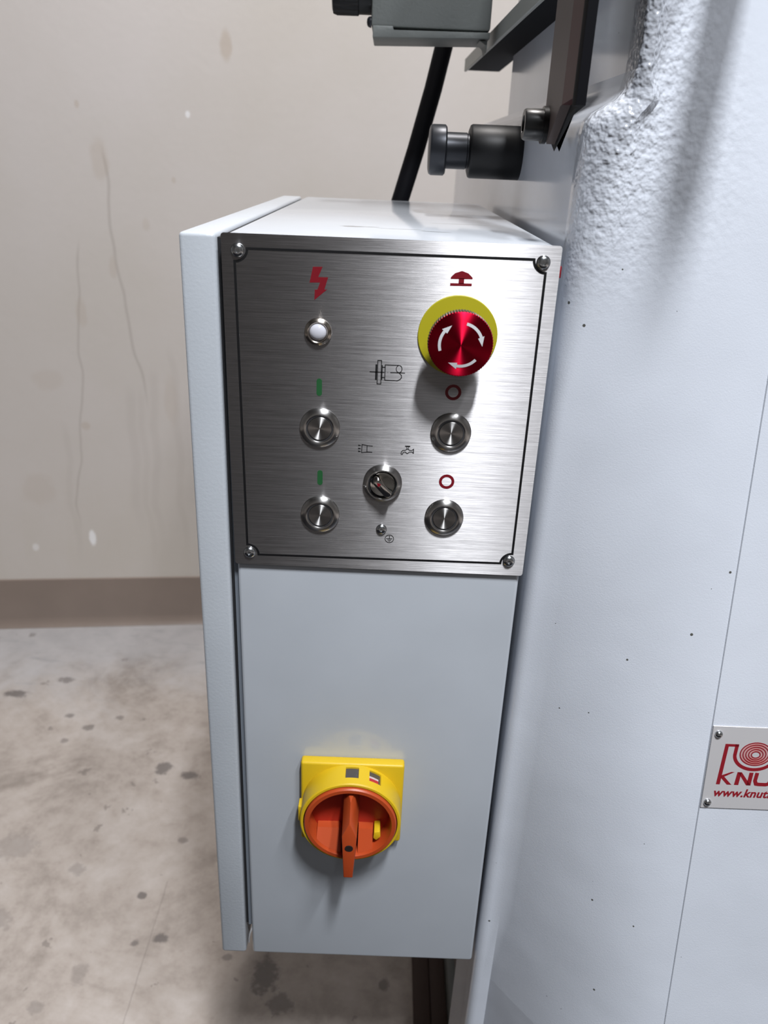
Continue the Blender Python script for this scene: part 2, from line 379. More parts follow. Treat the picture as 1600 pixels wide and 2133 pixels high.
def stroke(pts, w, y0, y1, bm, closed=False):
    P = list(pts)+([pts[0]] if closed else [])
    n = len(P)
    # mitred ribbon so that long polylines stay one clean strip
    L, R = [], []
    for i, p in enumerate(P):
        if closed and i in (0, n-1): a, c = P[-2], P[1]
        else: a, c = P[max(i-1, 0)], P[min(i+1, n-1)]
        def nrm(s, t):
            l = math.hypot(t[0]-s[0], t[1]-s[1]) or 1; return (-(t[1]-s[1])/l, (t[0]-s[0])/l)
        n1 = nrm(a, p) if a != p else nrm(p, c); n2 = nrm(p, c) if c != p else n1
        mx, mz = n1[0]+n2[0], n1[1]+n2[1]; ml = math.hypot(mx, mz) or 1; mx /= ml; mz /= ml
        k = 1/max(0.45, mx*n1[0]+mz*n1[1])
        L.append((p[0]+mx*w/2*k, p[1]+mz*w/2*k)); R.append((p[0]-mx*w/2*k, p[1]-mz*w/2*k))
    b = bmesh.new(); V = []
    for l, r in zip(L, R):
        V.append([b.verts.new((l[0]*MM, y0, l[1]*MM)), b.verts.new((r[0]*MM, y0, r[1]*MM)), b.verts.new((r[0]*MM, y1, r[1]*MM)), b.verts.new((l[0]*MM, y1, l[1]*MM))])
    for A, B in zip(V, V[1:]):
        for i in range(4): b.faces.new((A[i], A[(i+1) % 4], B[(i+1) % 4], B[i]))
    if not closed: b.faces.new(V[0]); b.faces.new(V[-1][::-1])
    return merge(bm, b)
def arc(cx, cz, r, a0, a1, n=14, rz=None):
    rz = rz or r
    return [(cx+r*math.cos(math.radians(a0+(a1-a0)*i/n)), cz+rz*math.sin(math.radians(a0+(a1-a0)*i/n))) for i in range(n+1)]

# ------------------------------------------------------------------ the room
FZ = -1.2208
def wy(x): return 1.515+0.12*x
b = box(-3.2, 3.2, -4.6, 2.2, FZ-0.1, FZ); link('floor', b, 'floor', origin=(0, 0, 0), kind='structure')
def skew_slab(x0, x1, off0, off1, z0, z1, bev=0):
    return prism([(x0, wy(x0)+off0), (x1, wy(x1)+off0), (x1, wy(x1)+off1), (x0, wy(x0)+off1)], z0, z1, axis='z', bev=bev)
b = skew_slab(-3.0, 3.0, 0, 0.12, FZ, 2.7); link('wall_back', b, 'wall', origin=(0, 0, 0), kind='structure')
# vinyl skirting with a small cove toe
b = bmesh.new(); prof = [(0, .152), (-.0035, .150), (-.004, .03), (-.006, .014), (-.014, .003), (-.016, 0.0005), (0, 0.0005)]
A = [b.verts.new((-3, wy(-3)+p[0], FZ+p[1])) for p in prof]; B = [b.verts.new((3, wy(3)+p[0], FZ+p[1])) for p in prof]
for i in range(len(prof)): j = (i+1) % len(prof); b.faces.new((A[i], A[j], B[j], B[i]))
b.faces.new(A); b.faces.new(B[::-1]); link('baseboard_back', b, 'base', kind='structure')
link('wall_left', box(-3.1, -3.0, -4.6, 1.15, FZ, 2.7), 'plainwall', kind='structure')
link('wall_right', box(3.0, 3.1, -4.6, 1.87, FZ, 2.7), 'plainwall', kind='structure')
link('wall_front', box(-3.0, 3.0, -4.6, -4.5, FZ, 2.7), 'plainwall', kind='structure')
link('ceiling', box(-3.1, 3.1, -4.6, 2.0, 2.7, 2.8), 'ceil', kind='structure')

# ------------------------------------------------------------------ machine casting
mach = empty('machine_tool', (0.5, 0.5, FZ), 'large glossy light grey cast machine body filling the right side', 'machine')
def sm(t): t = max(0, min(1, t)); return t*t*(3-2*t)
def xside(z):
    base = 0.2285+0.009*min(z, 0.07)
    tab = [(0.068, 0), (0.075, .0012), (0.080, .005), (0.084, .011), (0.088, .0175), (0.094, .0225), (0.104, .0245)]
    if z <= tab[0][0]: return base
    if z >= tab[-1][0]: return base+tab[-1][1]
    for (a, u), (c, v) in zip(tab, tab[1:]):
        if a <= z <= c: return base+u+(v-u)*(z-a)/(c-a)
def ysm(z): return 0.165*(z+0.07)
SX = 0.3725
def yface(x, z):
    xc = 0.24
    if x <= xc: return 0.0
    if x < SX: return ysm(z)*math.sin((x-xc)/(SX-xc)*PI/2)
    return ysm(z)-0.0011*min(1, (x-SX)/0.0006)
def section(z, yback, notch=False):
    xs = xside(z); r = 0.009+0.016*sm((z+.12)/.16)-0.018*sm((z-.078)/.024); pts = [(0.9, yback)]
    if notch: pts += [(0.52, yback), (0.52, 0.10), (xs+.004, 0.10), (xs, 0.097)]
    else: pts += [(xs+.004, yback), (xs, yback-.004)]
    pts += [(xs, 0.06), (xs, 0.03)]
    for i in range(7):
        a = PI+PI/2*i/6; pts.append((xs+r+r*math.cos(a), 0.0+r+r*math.sin(a)))
    x = xs+r; n = 16
    for i in range(1, n+1): xx = x+(SX-x)*i/n; pts.append((xx, yface(xx, z)))
    pts += [(SX+.0006, yface(SX+.0006, z)), (0.42, yface(.42, z)), (0.5, yface(.5, z)), (0.7, yface(.7, z)), (0.9, yface(.9, z))]
    return pts
def loft(zs, yback, notch=False, bm=None):
    b = bmesh.new(); R = [[b.verts.new((x, y, z)) for x, y in section(z, yback, notch)] for z in zs]
    for A, B in zip(R, R[1:]):
        for i in range(len(A)): j = (i+1) % len(A); b.faces.new((A[i], A[j], B[j], B[i]))
    b.faces.new(R[0]); b.faces.new(R[-1][::-1]); return merge(bm, b)
bm = loft([-.70, -.6, -.5, -.4, -.3, -.2, -.1, -.05, 0, .03, .055, .068, .072, .075, .078, .080, .082, .084, .086, .088, .091, .094, .098, .104], 1.1)
loft([.104, .12, .16, .22, .3, .4, .55], 0.60, bm=bm)
loft([-1.12, -1.0, -.85, -.70], 1.1, notch=True, bm=bm)
loft([FZ+.0005, -1.12], 1.1, notch=True, bm=bm)
link('column', bm, 'machine', mach, origin=(0, 0, 0), ang=40)
link('foot_rail', box(0.2535, 0.266, 0.105, 1.05, FZ+.0005, FZ+.05, .002), 'castgrey', mach, label='dull grey rail along the foot of the machine')

link('shadow_rod', lathe((.318, .10, .300), (0, -1, 0), [(0, 0), (.0125, 0), (.0125, .27), (.009, .28), (0, .28)], 32), 'machine', mach)  # added unseen rod, throws a dark band down the front face

# machine table edge bar running back above the cabinet, and the grey casting that hangs from it
b = bmesh.new()
A = [(0.2130, .169), (0.2168, .169), (0.2168, .186), (0.2130, .186)]
f0 = [b.verts.new((x+.012, 0.10, z+.0005)) for i, (x, z) in enumerate(A)]; f1 = [b.verts.new((x-.004, .80, z)) for i, (x, z) in enumerate(A)]
b.faces.new(f0); b.faces.new(f1[::-1])
for i in range(4): j = (i+1) % 4; b.faces.new((f0[i], f0[j], f1[j], f1[i]))
bmesh.ops.bevel(b, geom=b.edges[:], offset=.0008, segments=1, affect='EDGES')
link('table_edge', b, 'edgegrey', mach, label='straight grey metal edge running back above the cabinet')
link('table_underside', prism([(.2282, .11), (.2600, .11), (.2600, .795), (.2129, .795)], .1705, .1850, axis='z'), 'shade_black', mach, label='underside strip with its shade painted in as near black')

tb = empty('table_bracket', (0.145, 0.5, 0.17), 'grey cast bracket with a black knob hanging over the cabinet top', 'bracket')
b = box(0.0795, 0.2085, 0.457, 0.53, 0.1775, 0.45, .003)
link('bracket_body', b, 'castgrey', tb)
b = prism([(0.0815, .1672), (0.2085, .1705), (0.2085, .1765), (0.1035, .1742), (0.1035, .1785), (0.0815, .1785)], .455, .53, bev=.0008)
link('bottom_lip', b, 'castgrey', tb)
link('gusset', prism([(0.198, .169), (0.2065, .169), (0.2065, .158), (0.2045, .1655)], .46, .50, bev=.0004), 'castgrey', tb)
b = lathe((0.0795, .48, .2075), (-1, 0, 0), [(0, 0), (.0165, 0), (.0165, .014), (.0178, .015), (.018, .038), (.0165, .0425), (.013, .0435), (0, .0435)], 44, knurl=((3, 4), .0012))
link('adjusting_knob', b, 'black', tb, label='black ribbed knob on the end of the bracket')
b = lathe((0.0795, .465, .1825), (-1, 0, 0), [(0, 0), (.0055, 0), (.0055, .001), (.0048, .0032), (.003, .0046), (0, .005)], 24)
link('cap_screw', b, 'blacksteel', tb)

# red-brown guard plate
gp = empty('guard_plate', (0.218, 0.04, 0.055), 'dark red brown upright guard plate with black edge and socket screw', 'guard plate')
def plate_loft(sec, zbot, ztop, bm=None):
    b = bmesh.new(); A = [b.verts.new((x, y, zb)) for (x, y), zb in zip(sec, zbot)]; B = [b.verts.new((x, y, ztop)) for x, y in sec]
    b.faces.new(A); b.faces.new(B[::-1]); n = len(sec)
    for i in range(n): j = (i+1) % n; b.faces.new((A[i], A[j], B[j], B[i]))
    return merge(bm, b)
def guard(yfront_shift, sec, name, mat, label=None):
    # profile in YZ: straight front edge, then a slanted cut back to a blunt tip
    b = bmesh.new()
    b = plate_loft(sec, [0.0]*len(sec), 0.6)
    link(name, b, mat, gp, label=label)
def zb(y):   # lower outline of the plate
    if y < 0.022: return 0.0865-(y+0.009)*0.12
    if y < 0.056: return 0.0828-(y-0.022)*0.62
    return 0.0617+(y-0.056)*0.35
sec_face = [(.213, .075), (.213, .056), (.213, .040), (.213, .022), (.213, .017), (.2185, .017), (.2185, .022), (.2185, .040), (.2185, .056), (.2185, .075)]
link('plate_face', plate_loft(sec_face, [zb(y) for x, y in sec_face], .6), 'browngrey', gp, label='worn brown grey face of the plate')
sec_red = [(.2130, .0168), (.2152, -.0040), (.2185, -.0040), (.2185, .0168)]
link('chamfer', plate_loft(sec_red, [zb(y) for x, y in sec_red], .6), 'redbrown', gp, label='dark red chamfered front edge')
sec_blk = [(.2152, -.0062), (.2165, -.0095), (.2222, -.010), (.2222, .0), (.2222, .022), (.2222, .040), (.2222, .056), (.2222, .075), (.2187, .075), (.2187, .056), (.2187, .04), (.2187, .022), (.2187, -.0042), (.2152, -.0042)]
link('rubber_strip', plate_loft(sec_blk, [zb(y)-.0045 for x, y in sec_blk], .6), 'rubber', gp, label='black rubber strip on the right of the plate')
sc = lathe((.213, .0655, .0735), (-1, 0, 0), [(0, 0), (.0118, 0), (.0118, .003), (.0100, .0032), (.0100, .0145), (.0092, .0158), (.0058, .0158), (.0050, .009), (0, .009)], 40)
link('socket_screw', sc, 'boltblack', gp, label='black socket head screw on the plate')

# locking pin (black plunger) on the side of the casting
lp = empty('locking_pin', (.2295, .287, .0573), 'black turned plunger knob on the machine side above cabinet', 'plunger')
cP = (.2295, .287, .0573)
link('sleeve', lathe(cP, (-1, 0, 0), [(0, 0), (.0232, 0), (.0235, .0008), (.0235, .047), (.0225, .0488), (.0190, .0500), (0, .05)], 56), 'black', lp)
link('shaft', lathe(cP, (-1, 0, 0), [(.0152, .0495), (.0152, .0512), (.0160, .0520), (.0160, .0712), (0, .0712)], 48), 'blacksteel', lp)
link('pull_knob', lathe(cP, (-1, 0, 0), [(0, .0708), (.0205, .0710), (.0222, .0725), (.0222, .0840), (.0210, .0862), (.0180, .0872), (0, .0875)], 56), 'blacksteel', lp)

# hose
h = tube([(.094, .565, -.70), (.100, .565, -.30), (.115, .560, -.02), (.138, .575, .06), (.156, .588, .13), (.167, .600, .18), (.184, .61, .24), (.21, .62, .32)], .0112, 20)
tag(link('hose', h, 'rubber'), 'thick black hose slanting up behind the cabinet', 'hose')

# boards on the floor beside the machine foot
for i, (a, c, y0, hgt) in enumerate(((.198, .2255, .02, .012), (.2262, .2525, .0, .010))):
    o = link('floor_board', box(a, c, y0, 1.0, FZ+.0002, FZ+hgt, .0015), 'board')
    tag(o, ('dark brown board on floor, the one farther from the machine foot', 'dark brown board on floor, the one against the grey foot rail')[i], 'board', 'brown boards under the cabinet')

# added unseen dark mat: cuts floor bounce and darkens the panel's reflections
mat_o = link('unseen_dark_mat', box(-2.2, 1.5, -2.6, .10, FZ, FZ+.012, .004), 'rubber')
tag(mat_o, 'added black mat out of view, darkens floor bounce and panel reflections', 'mat')

# ------------------------------------------------------------------ control cabinet
H, D = 0.6752, 0.5290
cab = empty('control_cabinet', (0.11, 0.26, -H), 'tall narrow light grey electrical cabinet with door on its left side', 'cabinet')
link('cabinet_body', box(.0020, .2195, 0, D, -H, 0, .0028, 3), 'body_paint', cab, origin=(0, 0, 0))
link('door', box(-.0282, -.0040, 0, D+.004, -H, .0, .0028, 3), 'door_paint', cab, label='light grey door panel closing the cabinet from the left')
link('door_gasket', box(-.0043, -.0012, .006, D-.01, -.640, -.003), 'gasket', cab, label='black rubber gasket in the door gap')
link('body_flange', box(-.0012, .0024, .004, D-.01, -.640, -.003), 'seamgrey', cab, label='narrow dark grey flange behind the gap')
link('earth_wire', tube([(.0026, .004, -.641), (.0015, .003, -.645), (-.0004, .003, -.652), (-.0016, .004, -.660), (-.0022, .006, -.668)], .0007, 8), 'cable', cab, label='thin pale wire in the gap at the bottom')

link('red_tab', box(.2194, .2224, .0004, .005, -.0190, -.0115, .0004), 'logo_red', cab, label='tiny red tab poking out beside the steel panel')

# ------------------------------------------------------------------ control panel
PY = -.0032; PF = PY-.00012
panel = empty('control_station', (.11, 0, -.2394), 'square brushed stainless push button station screwed to the cabinet front', 'control panel')
b = prism([(.0003, .0006), (.2202, .0012), (.2206, -.2394), (.0014, -.2386)], PY, -.0001)
ed = [e for e in b.edges if abs(e.verts[0].co.y-e.verts[1].co.y) > .002]
bmesh.ops.bevel(b, geom=ed, offset=.0018, segments=4, affect='EDGES', profile=.5)
ed = [e for e in b.edges if abs(e.verts[0].co.y-PY) < 1e-5 and abs(e.verts[1].co.y-PY) < 1e-5]
bmesh.ops.bevel(b, geom=ed, offset=.0003, segments=1, affect='EDGES')
link('panel_plate', b, 'brushed', panel, origin=(0, 0, 0))
# engraved black frame with a scallop round every screw
cx = {'tl': (8.6, -8.4), 'tr': (211.4, -7.6), 'br': (211.4, -229.6), 'bl': (10.8, -230.4)}
fr = bmesh.new(); LW = 1.7
pts = arc(*cx['tl'], 8.3, -90, 0, 12)+arc(*cx['tr'], 8.3, 180, 270, 12)+arc(*cx['br'], 8.3, 90, 180, 12)+arc(*cx['bl'], 8.3, 0, 90, 12)
stroke(pts, LW, PY, PF, fr, closed=True)
link('frame_line', fr, 'print_black', panel, label='black engraved border line with scalloped corners')
def screw(x, z, r, parent, y=PY, mat='screw', name='screw'):
    s = r/5.0
    b = lathe((x*MM, y, z*MM), (0, -1, 0), [(0, 0), (.0050*s, 0), (.0050*s, .0004), (.0046*s, .0014*s), (.0036*s, .0023*s), (.0024*s, .0027*s), (.00175*s, .00275*s), (.00165*s, .0013*s), (0, .0012*s)], 30)
    return link(name, b, mat, parent, origin=(x*MM, y, z*MM))
for x, z in ((10.8, -9.6), (209.2, -9.2), (12.4, -228.6), (209.3, -227.4)): screw(x, z, 4.6, panel)
o = screw(111.5, -205.0, 4.0, panel, name='earth_screw'); o['label'] = 'small screw above the earth symbol'

def sym(name, mat, build, label=None):
    b = bmesh.new(); build(b); return link(name, b, mat, panel, label=label)
def poly(b, pts): prism([(x*MM, z*MM) for x, z in pts], PY, PF, b)
sym('voltage_symbol', 'print_red', lambda b: poly(b, [(59.6, -18.0), (65.9, -17.8), (63.1, -24.4), (69.6, -24.3), (67.2, -32.2), (69.0, -32.1), (60.6, -39.2), (60.9, -32.5), (62.6, -32.4), (64.3, -27.8), (57.4, -28.1)]), 'red lightning bolt mark')
def f(b):
    poly(b, [(149.9, -20.9), (152.5, -18.2), (157.0, -16.6), (161.3, -18.0), (164.2, -20.6), (164.2, -21.6), (149.9, -21.9)])
    poly(b, [(155.2, -21.4), (158.8, -21.3), (158.8, -24.8), (155.2, -24.8)])
    poly(b, [(149.8, -24.6), (164.0, -24.3), (164.0, -26.0), (149.8, -26.3)])
sym('mushroom_button_symbol', 'print_red', f, 'red mushroom button mark')
for x, z, hh in ((64.3, -98.3, 6.2), (65.3, -165.6, 5.8)):
    sym('start_mark', 'print_green', lambda b: poly(b, arc(x, z+hh-1.9, 1.9, 0, 180, 8)+arc(x, z-hh+1.9, 1.9, 180, 360, 8)), 'green start bar')
for x, z in ((157.3, -98.0), (157.5, -164.7)):
    sym('stop_mark', 'print_red', lambda b: stroke(arc(x, z, 4.6, 0, 345, 23), 2.0, PY, PF, b, closed=True), 'red stop ring')
def f(b):   # spindle with workpiece
    s = lambda p, w=.55: stroke(p, w, PY, PF, b)
    s([(98.8, -85.9), (109.0, -86.0)]); s([(111.2, -85.9), (111.5, -85.9)]); s([(113.0, -85.9), (123.2, -85.8)])
    stroke([(104.2, -77.8), (106.8, -77.8), (106.8, -94.2), (104.2, -94.2)], .55, PY, PF, b, closed=True)
    s([(103.3, -80.6), (103.3, -91.4)], 1.1); s([(107.4, -80.9), (107.4, -91.2)], .55)
    s([(107.4, -82.4), (109.3, -82.4)]); s([(107.4, -89.6), (109.3, -89.6)])
    s([(109.4, -91.4), (109.4, -80.7), (118.6, -80.7)]); s([(109.4, -91.4), (118.4, -91.4)])
    stroke(arc(119.0, -83.2, 2.0, 0, 340, 14, 2.5), .5, PY, PF, b, closed=True)
    s([(119.0, -85.7), (120.8, -87.6), (120.9, -89.2), (119.8, -90.6), (118.2, -91.4)])
sym('spindle_symbol', 'print_black', f, 'black spindle line drawing')
def f(b):
    s = lambda p, w=.5: stroke(p, w, PY, PF, b)
    stroke([(95.2, -138.8), (98.8, -139.5), (98.8, -144.5), (95.0, -145.0)], .5, PY, PF, b, closed=True)
    s([(98.8, -139.6), (102.8, -139.7)]); s([(98.8, -144.3), (102.6, -144.4)])
    for z in (-139.6, -141.9, -144.1): poly(b, [(92.5, z+.6), (94.4, z+.15), (94.4, z-.15), (92.5, z-.6)])
sym('pump_symbol', 'print_black', f, 'small black pump drawing')
def f(b):
    s = lambda p, w=.5: stroke(p, w, PY, PF, b)
    s([(123.3, -145.0), (123.5, -143.0), (124.6, -142.0), (126.2, -141.9), (127.8, -140.8), (129.4, -141.8), (131.2, -141.7), (131.8, -140.9)])
    s([(123.3, -145.0), (124.3, -145.1), (124.7, -143.5), (126.3, -143.2), (127.7, -144.4), (129.3, -143.1), (131.2, -143.0), (132.0, -143.9)])
    s([(132.1, -140.5), (132.1, -144.2)], .6); s([(127.2, -141.2), (127.2, -139.0)], .4); s([(128.4, -141.2), (128.4, -139.0)], .4); s([(125.9, -138.8), (129.6, -138.8)], .8)
sym('tap_symbol', 'print_black', f, 'small black water tap drawing')
def f(b):
    s = lambda p, w=.5: stroke(p, w, PY, PF, b)
    stroke(arc(117.8, -212.7, 3.2, 0, 345, 23), .45, PY, PF, b, closed=True)
    s([(117.8, -210.2), (117.8, -212.5)]); s([(115.5, -212.6), (120.1, -212.6)]); s([(116.4, -213.7), (119.2, -213.7)], .4); s([(117.1, -214.6), (118.5, -214.6)], .4)
sym('earth_symbol', 'print_black', f, 'small black earth sign in a circle')

# push buttons: bezel > ring, cap
def push_button(x, z, label):
    c = (x*MM, PY, z*MM)
    o = link('push_button', lathe(c, (0, -1, 0), [(.0096, .0004), (.0096, .0031), (.0101, .0034), (.0111, .0034), (.0139, .0020), (.0143, .0014), (.0143, 0), (.0100, 0)], 64), 'bezel', panel, origin=c, label=label)
    link('ring', lathe(c, (0, -1, 0), [(.0097, .0020), (.0097, .0026), (.0086, .0027), (.0086, .0005), (.0096, .0005)], 56), 'ringdark', o, origin=c, label='dark ring round the cap')
    link('button_cap', lathe(c, (0, -1, 0), [(.0084, .0005), (.0084, .0030), (.0081, .0033), (0, .0031)], 64), 'turned', o, origin=c)
push_button(65.0, -127.4, 'upper left round steel push button'); push_button(157.8, -127.0, 'upper right round steel push button')
push_button(65.7, -194.4, 'lower left round steel push button'); push_button(157.6, -193.0, 'lower right round steel push button')

c = (.0633, PY, -.0600)
o = link('pilot_lamp', lathe(c, (0, -1, 0), [(.0060, .0004), (.0060, .0022), (.0066, .0030), (.0072, .0032), (.0090, .0018), (.0092, .0010), (.0092, 0), (.006, 0)], 48), 'warmbezel', panel, origin=c, label='small round indicator lamp with white lens')
link('lens', lathe(c, (0, -1, 0), [(.0059, .0004), (.0057, .0022), (.0050, .0034), (.0034, .0043), (.0016, .0047), (0, .0048)], 40), 'lens', o, origin=c, label='milky white lens')

# selector switch
c = (.1110, PY, -.1674)
o = link('selector_switch', lathe(c, (0, -1, 0), [(.0104, .0004), (.0104, .0050), (.0110, .0055), (.0116, .0055), (.0138, .0030), (.0141, .0020), (.0141, 0), (.0104, 0)], 56), 'bezel', panel, origin=c, label='chrome rotary selector switch')
link('seat_ring', lathe(c, (0, -1, 0), [(.0103, .0010), (.0103, .0042), (.0096, .0042), (.0096, .0010)], 48), 'gasket', o, origin=c, label='black ring round the selector')
link('dial', lathe(c, (0, -1, 0), [(.0095, .0005), (.0095, .0036), (.0088, .0044), (.0070, .0036), (0, .0034)], 48), 'chrome', o, origin=c)
def rotxz(pts, ang, cc):
    ca, sa = math.cos(ang), math.sin(ang); return [(cc[0]+x*ca-z*sa, cc[1]+x*sa+z*ca) for x, z in pts]
ANG = math.radians(-47)
oval = [(a*MM, e*MM) for a, e in arc(6.2, 0, 3.4, -90, 90, 8)+arc(-6.2, 0, 3.4, 90, 270, 8)]
b = prism(rotxz(oval, ANG, (c[0], c[2])), PY-.0030, PY-.0125)
for v in b.verts:
    if v.co.y < PY-.010:
        v.co.x = c[0]+(v.co.x-c[0])*.86; v.co.z = c[2]+(v.co.z-c[2])*.86
ed = [e for e in b.edges if e.verts[0].co.y < PY-.01 and e.verts[1].co.y < PY-.01]
bmesh.ops.bevel(b, geom=ed, offset=.0008, segments=3, affect='EDGES', profile=.5)
link('grip', b, 'chrome', o, origin=c)
arrow = [(-6.0, 0), (-3.4, 1.5), (-3.0, .55), (3.6, .4), (3.6, -.4), (-3.0, -.55), (-3.4, -1.5)]
b = prism(rotxz([(a*MM, e*MM) for a, e in arrow[:3]+arrow[5:]], ANG, (c[0], c[2])), PY-.0125, PY-.01265)
link('pointer', b, 'print_red', o, origin=c, label='red arrow on the grip')
b = prism(rotxz([(a*MM, e*MM) for a, e in [(-3.0, .4), (3.6, .4), (3.6, -.4), (-3.0, -.4)]], ANG, (c[0], c[2])), PY-.0125, PY-.01262)
link('pointer_tail', b, 'print_black', o, origin=c)

# emergency stop
c = (.1572, PY, -.0588)
o = link('emergency_stop', lathe(c, (0, -1, 0), [(.010, 0), (.0268, 0), (.0268, .0010), (.0264, .0013), (.010, .0013)], 72), 'disc_yellow', panel, origin=c, label='emergency stop button on a yellow disc')
link('stem', lathe(c, (0, -1, 0), [(.0130, .0013), (.0130, .0160), (.0175, .0175), (0, .0176)], 40), 'knurl', o, origin=c)
link('knurled_rim', lathe(c, (0, -1, 0), [(.0120, .0172), (.0190, .0165), (.0207, .0178), (.0212, .0200), (.0212, .0272), (.0208, .0280), (.0150, .0284)], 144, knurl=((2, 3, 4, 5), .00055)), 'knurl', o, origin=c, label='dark knurled rim')
def capz(r): return .0282+.0026*(1-(r/.0205))
link('mushroom_cap', lathe(c, (0, -1, 0), [(.0208, .0255), (.0211, .0272), (.0207, .0281), (.0198, .0285), (.016, capz(.016)), (.012, capz(.012)), (.006, capz(.006)), (.0005, capz(0)), (0, capz(0))], 144, knurl=((0, 1, 2), .0003)), 'capred', o, origin=c, label='red anodised turned cap')
def cap_pt(r, a): return Vector((c[0]+r*math.sin(a), PY-capz(r)-.00012, c[2]+r*math.cos(a)))
b = bmesh.new()
for a0 in (12, 132, 252):      # clockwise arrows, angle measured from the top
    R0, R1, prev = .0128, .0147, None
    for i in range(13):
        a = math.radians(a0+55*i/12); cur = (b.verts.new(cap_pt(R0, a)), b.verts.new(cap_pt(R1, a)))
        if prev: b.faces.new((prev[0], prev[1], cur[1], cur[0]))
        prev = cur
    a = math.radians(a0+55); t = math.radians(a0+80)
    b.faces.new((b.verts.new(cap_pt(.0116, a)), b.verts.new(cap_pt(.0159, a)), b.verts.new(cap_pt(.0138, t))))
link('turn_arrows', b, 'white', o, origin=c, label='three white curved arrows')

# ------------------------------------------------------------------ main switch
sx, sz = .0957, -.4672
sw = empty('main_switch', (sx, 0, -.511), 'yellow and orange rotary main switch on the lower cabinet front', 'switch')
b = box(.0514, .1400, -.0100, 0, -.5105, -.4240, .0022, 3); link('base_plate', b, 'yellow', sw)
# collar: a cylinder wall with two window openings
def collar():
    b = bmesh.new(); R, r = .0428, .0400; y0, y1 = -.0100, -.0330; seg = 144
    ys = [y0, y0-.003, y0-.0155, y1+.001, y1]; rad = [R, R, R, R, R-.001]
    def P(i, y, rr): a = 2*PI*i/seg; return (sx+rr*math.sin(a), y, sz+rr*math.cos(a))
    G = [[b.verts.new(P(i, y, rr)) for i in range(seg)] for y, rr in zip(ys, rad)]
    def hole(i): d = i if i < seg/2 else i-seg; return (-3 <= d < 3) or (8 <= d < 14)
    for k in range(len(ys)-1):
        for i in range(seg):
            if k == 1 and hole(i): continue
            j = (i+1) % seg; b.faces.new((G[k][i], G[k][j], G[k+1][j], G[k+1][i]))
    I = [[b.verts.new(P(i, y, r)) for i in range(seg)] for y in (y1, y0)]
    for i in range(seg):
        j = (i+1) % seg; b.faces.new((G[-1][i], G[-1][j], I[0][j], I[0][i]))
    # window reveals
    for s, e in ((-3, 3), (8, 14)):
        for q in (s, e):
            i = q % seg; a = b.verts.new(P(i, ys[1], R-.004)); d = b.verts.new(P(i, ys[2], R-.004)); b.faces.new((G[1][i], G[2][i], d, a))
        for q in range(s, e):
            for kk in (1, 2):
                i, j = q % seg, (q+1) % seg; a = b.verts.new(P(i, ys[kk], R-.004)); d = b.verts.new(P(j, ys[kk], R-.004)); b.faces.new((G[kk][i], G[kk][j], d, a))
    return b
link('collar', collar(), 'yellow', sw)
def patch(i0, i1, ya, yb, rr, name, mat, label=None):
    b = bmesh.new(); prev = None
    for i in range(i0, i1+1):
        a = 2*PI*i/144; cur = (b.verts.new((sx+rr*math.sin(a), ya, sz+rr*math.cos(a))), b.verts.new((sx+rr*math.sin(a), yb, sz+rr*math.cos(a))))
        if prev: b.faces.new((prev[0], prev[1], cur[1], cur[0]))
        prev = cur
    g = bmesh.ops.extrude_face_region(b, geom=b.faces[:])
    for v in [x for x in g['geom'] if isinstance(x, bmesh.types.BMVert)]:
        d = Vector((v.co.x-sx, 0, v.co.z-sz)).normalized(); v.co -= d*.0006
    link(name, b, mat, sw, label=label)
patch(-4, 4, -.0120, -.0265, .0412, 'window_pane', 'pane', 'smoky grey window of the collar')
patch(7, 15, -.0120, -.0265, .0412, 'window_pane', 'pane', 'second window, with a red and white marker')
patch(8, 13, -.0185, -.0205, .0415, 'marker', 'pane_white', 'pale marker behind the window')
patch(8, 13, -.0207, -.0260, .0415, 'marker', 'pane_red', 'red marker behind the window')
# side lugs of the collar
link('side_lug', box(.0500, .0545, -.0200, -.0090, -.4800, -.4640, .001), 'yellow', sw)
# dial
cc = (sx, 0, sz)
link('dial_rim', lathe(cc, (0, -1, 0), [(.0340, .0160), (.0345, .0345), (.0352, .0357), (.0382, .0357), (.0392, .0345), (.0394, .0270)], 96), 'orange', sw, origin=cc)
link('dial_cup', lathe(cc, (0, -1, 0), [(.0345, .0330), (.0342, .0170), (0, .0160)], 72), 'cupred', sw, origin=cc, label='deep red hollow of the dial')
def web(xa, xb, name='web'):
    pts = []
    # lower segment of the cup between xa and xb
    n = 10; z_top = sz-.0145
    for i in range(n+1):
        x = xa+(xb-xa)*i/n; pts.append((x, sz-math.sqrt(max(0, .0343**2-(x-sx)**2))))
    b = bmesh.new(); A = []; Bt = []
    for x, z in pts: A.append(b.verts.new((x, -.0330, z)))
    t0 = b.verts.new((xa, -.0240, z_top)); t1 = b.verts.new((xb, -.0240, z_top))
    b.faces.new([t0]+A+[t1])
    A2 = [b.verts.new((v.co.x, -.0165, v.co.z)) for v in A]; u0 = b.verts.new((xa, -.0165, z_top)); u1 = b.verts.new((xb, -.0165, z_top))
    L1, L2 = [t0]+A+[t1], [u0]+A2+[u1]
    for i in range(len(L1)): j = (i+1) % len(L1); b.faces.new((L1[i], L1[j], L2[j], L2[i]))
    link(name, b, 'orange', sw)
web(sx-.0285, sx-.0075); web(sx+.0070, sx+.0195)
link('yellow_key', prism([(sx+.0205, sz-.0125), (sx+.0255, sz-.0115), (sx+.0262, sz-.0175), (sx+.0225, sz-.0215), (sx+.0200, sz-.0190)], -.0165, -.0300, bev=.0006), 'yellow', sw, label='yellow locking tab seen through the dial')
